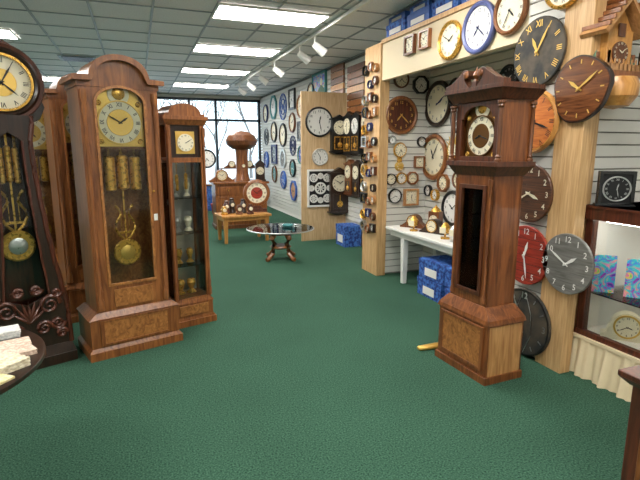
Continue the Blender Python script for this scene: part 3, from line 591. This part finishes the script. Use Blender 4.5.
for x,y,m,h in ((1.28,7.86,'brass',.14),(1.34,7.98,'mahog',.22),(1.44,8.02,'ebony',.26),(1.52,7.82,'walnut',.16),(1.62,7.98,'ebony',.24),(1.70,7.80,'mahog',.17)):
    b=B(); b.lathe([(0,0),(.055,0),(.06,.02),(.04,h*.3),(.055,h*.6),(.03,h*.85),(.04,h*.95),(0,h)],m,None,20); b.lathe([(0,.0),(.03,0),(.03,.006),(0,.008)],'ivory',T(0,-.052,h*.55)@FY,14); b.done('wooden_jar',(x,y,.461))
CZ=.90
b=B(); b.box(-.52,.52,-.24,.24,.0,.07,'walnut'); b.box(-.5,.5,-.22,.24,.07,CZ-.04,'oak_dark'); b.box(-.54,.54,-.26,.25,CZ-.04,CZ,'cherry')
for sx in(-1,1): b.box(sx*.25-.21,sx*.25+.21,-.235,-.22,.12,.62,'cherry'); b.box(sx*.25-.21,sx*.25+.21,-.235,-.22,.66,.82,'cherry'); b.lathe([(0,0),(.014,0),(.01,.02),(0,.024)],'brass',T(sx*.25,-.235,.74)@FY,10)
b.done('wooden_cabinet',(1.85,9.45,0),0,bev=.004)
b=B()
b.lathe([(0,0),(.16,0),(.14,.05),(.12,.15),(.115,.45),(.13,.62),(0,.66)],'cherry',None,24); b.lathe([(0,.60),(.18,.62),(.29,.70),(.31,.78),(.26,.88),(.13,.95),(0,.97)],'walnut',None,28); b.lathe([(0,.1),(.03,.1),(.03,.11),(0,.11)],'ivory',T(0,-.05,.3)@FY,12)
b.done('wooden_mushroom_carving',(1.93,9.5,CZ+.001))
mantel(1.50,9.4,CZ+.001,1.2,0,'oak_dark')
b=B(); b.box(-.11,.11,-.07,.07,0,.03,'ebony'); b.box(-.09,.09,-.06,.06,.03,.32,'ebony'); b.ext([(-.11,.32),(.11,.32),(0,.42)],-.07,.07,'ebony'); face(b,0,-.065,.2,.075,'ivory','black','r'); b.done('table_clock',(2.26,9.4,CZ+.001),-.1)
b=B(); b.lathe([(0,0),(.16,0),(.15,.03),(.04,.06),(.025,.10),(.02,1.62),(.035,1.64),(0,1.68)],'black',T(-.28,0,0),16)
b.tube([(-.28,0,1.5),(-.2,0,1.6),(-.08,0,1.62),(0,0,1.56),(0,0,1.52)],.012,'black',8); b.tube([(-.28,0,1.35),(-.2,0,1.4),(-.17,0,1.48),(-.22,0,1.52)],.008,'black',6)
b.lathe([(0,-.05),(.17,-.05),(.19,-.03),(.19,.03),(.17,.05),(.155,.045),(0,.045)],'black',T(0,0,1.33)@FY,36); face(b,0,-.05,1.33,.15,'white','black','a'); b.done('station_clock',(1.31,10.0,0))
b=B(); b.box(-.5,.5,-.2,.2,.38,.43,'walnut'); b.box(-.46,.46,-.17,.17,.3,.38,'walnut')
for sx in(-1,1):
    for sy in(-1,1): b.turned(sx*.43,sy*.14,0,.3,.025,'walnut')
b.done('wooden_bench',(.62,10.7,0),.05)
mantel(.45,10.7,.431,1.1,0,'cherry'); mantel(.9,10.7,.431,1.0,0,'ebony')
b=B(); b.box(-.35,.35,-.18,.18,0,.62,'blue'); b.box(-.37,.37,-.2,.2,.62,.66,'walnut'); b.box(-.3,.3,-.19,-.18,.06,.56,'bluebox'); b.done('storage_chest',(1.35,12.4,0))
b=B()
for sx in(-1,1): b.box(sx*.5-.02,sx*.5+.02,-.15,.15,0,1.05,'walnut')
for z in (.08,.4,.72,1.03): b.box(-.48,.48,-.15,.15,z,z+.02,'walnut')
b.done('display_shelf',(2.5,12.6,0))
for k,(x,z,w_) in enumerate(((2.28,.101,'ebony'),(2.72,.101,'cherry'),(2.28,.421,'oak_dark'),(2.72,.421,'walnut'),(2.5,.741,'cherry'),(2.28,1.051,'walnut'),(2.74,1.051,'ebony'))): mantel(x,12.58,z,.95,0,w_)
b=B(); b.lathe([(0,0),(.14,0),(.17,.22),(.18,.24),(.15,.24),(0,.22)],'red',None,20)
for k in range(26):
    a=k*2.4; r=.10+.15*((k*7)%5)/5; b.tube([(0,0,.2),(math.cos(a)*r*.4,math.sin(a)*r*.4,.45+.1*(k%3)),(math.cos(a)*r,math.sin(a)*r,.5+.12*(k%4))],.014,'greenp',5,.003)
b.done('potted_plant',(1.75,11.6,0))

# ---------------- near round table ----------------
b=B(); b.lathe([(0,.69),(.47,.69),(.49,.70),(.49,.715),(.48,.72),(0,.72)],'ebony',None,64); b.lathe([(0,.60),(.1,.60),(.12,.69),(0,.69)],'ebony',None,24)
b.lathe([(0,.1),(.07,.1),(.05,.2),(.07,.35),(.04,.5),(.06,.6),(0,.6)],'ebony',None,24)
for k in range(4):
    a=k*pi/2+.4; c,s_=math.cos(a),math.sin(a); b.tube([(c*.03,s_*.03,.2),(c*.16,s_*.16,.14),(c*.28,s_*.28,.04),(c*.33,s_*.33,.022)],.028,'ebony',8,.02)
b.done('round_table',(-.88,2.03,0))
b=B()
for k,(x,y,r,w,h,m) in enumerate(((-.545,1.79,.9,.18,.11,'stone3'),(-.52,1.91,.7,.18,.11,'stone1'),(-.515,2.04,.45,.18,.10,'stone2'),(-.545,2.16,.3,.17,.09,'stone2'),(-.60,2.28,.2,.16,.09,'stone4'),(-.72,1.78,.5,.2,.14,'stone3'),(-.74,1.97,.3,.2,.14,'stone1'),(-.77,2.2,.2,.2,.13,'stone4'))):
    L=T(x,y,.7205)@Matrix.Rotation(r,4,'Z'); n_=1+(k*2)%3
    for q in range(n_): b.box(-w/2,w/2,-h/2,h/2,q*.010,q*.010+.009,m,L@Matrix.Rotation(.05*q,4,'Z'))
b.done('stone_sample_tiles',bev=.001)
b=B(); b.box(-.25,.25,-.3,.3,0,.06,'mahog'); b.box(-.23,.23,-.28,.28,.06,.57,'mahog'); b.taper(.48,.58,.57,.54,.64,.60,'mahog'); b.box(-.27,.27,-.32,.32,.60,.625,'mahog')
b.box(-.238,-.23,-.22,.22,.12,.52,'cherry'); b.box(-.2,.2,.28,.288,.12,.52,'cherry'); b.done('wooden_pedestal',(2.045,.96,0),0,bev=.004)

# ---------------- outside ----------------
b=B(); b.box(-60,80,YB+.2,120,-.15,-.05,'asphalt'); b.done('ground')
def tree(x,y,h):
    b=B()
    def br(p,d,l,r,k):
        q=p+d*l; m=p+d*l*.5+Vector((random.uniform(-1,1),random.uniform(-1,1),0))*l*.06
        b.tube([p,m,q],r,'bark',6,r*.62)
        if k==0: return
        for i in range(3 if k>1 else 4):
            e=(d+Vector((random.uniform(-1,1),random.uniform(-1,1),random.uniform(-.1,.7)))*.75).normalized(); br(q if i else m,e,l*random.uniform(.6,.8),r*.55,k-1)
    br(Vector((0,0,-.1)),Vector((0,0,1)),h*.35,h*.014,4); b.done('bare_tree',(x,y,0))
for x,y,h in ((2.6,24,6.5),(6.0,27,7),(-1,28,7),(3.6,34,8),(9,36,8),(-5,32,8),(1.4,30,7),(4.6,31,7)): tree(x,y,h)
w=bpy.data.worlds.new('World'); bpy.context.scene.world=w; w.use_nodes=True; bg=w.node_tree.nodes['Background']; bg.inputs[0].default_value=(.72,.87,1,1); bg.inputs[1].default_value=2.6
cd=bpy.data.cameras.new('camera'); cam=bpy.data.objects.new('camera',cd); bpy.context.collection.objects.link(cam)
cd.sensor_width=36; cd.lens=27; cam.location=(0,0,1.5); cam.rotation_euler=(math.radians(90-10.6),0,math.radians(-20.6)); bpy.context.scene.camera=cam
cd.clip_start=.05
vs_=bpy.context.scene.view_settings; vs_.view_transform='Standard'; vs_.exposure=.3
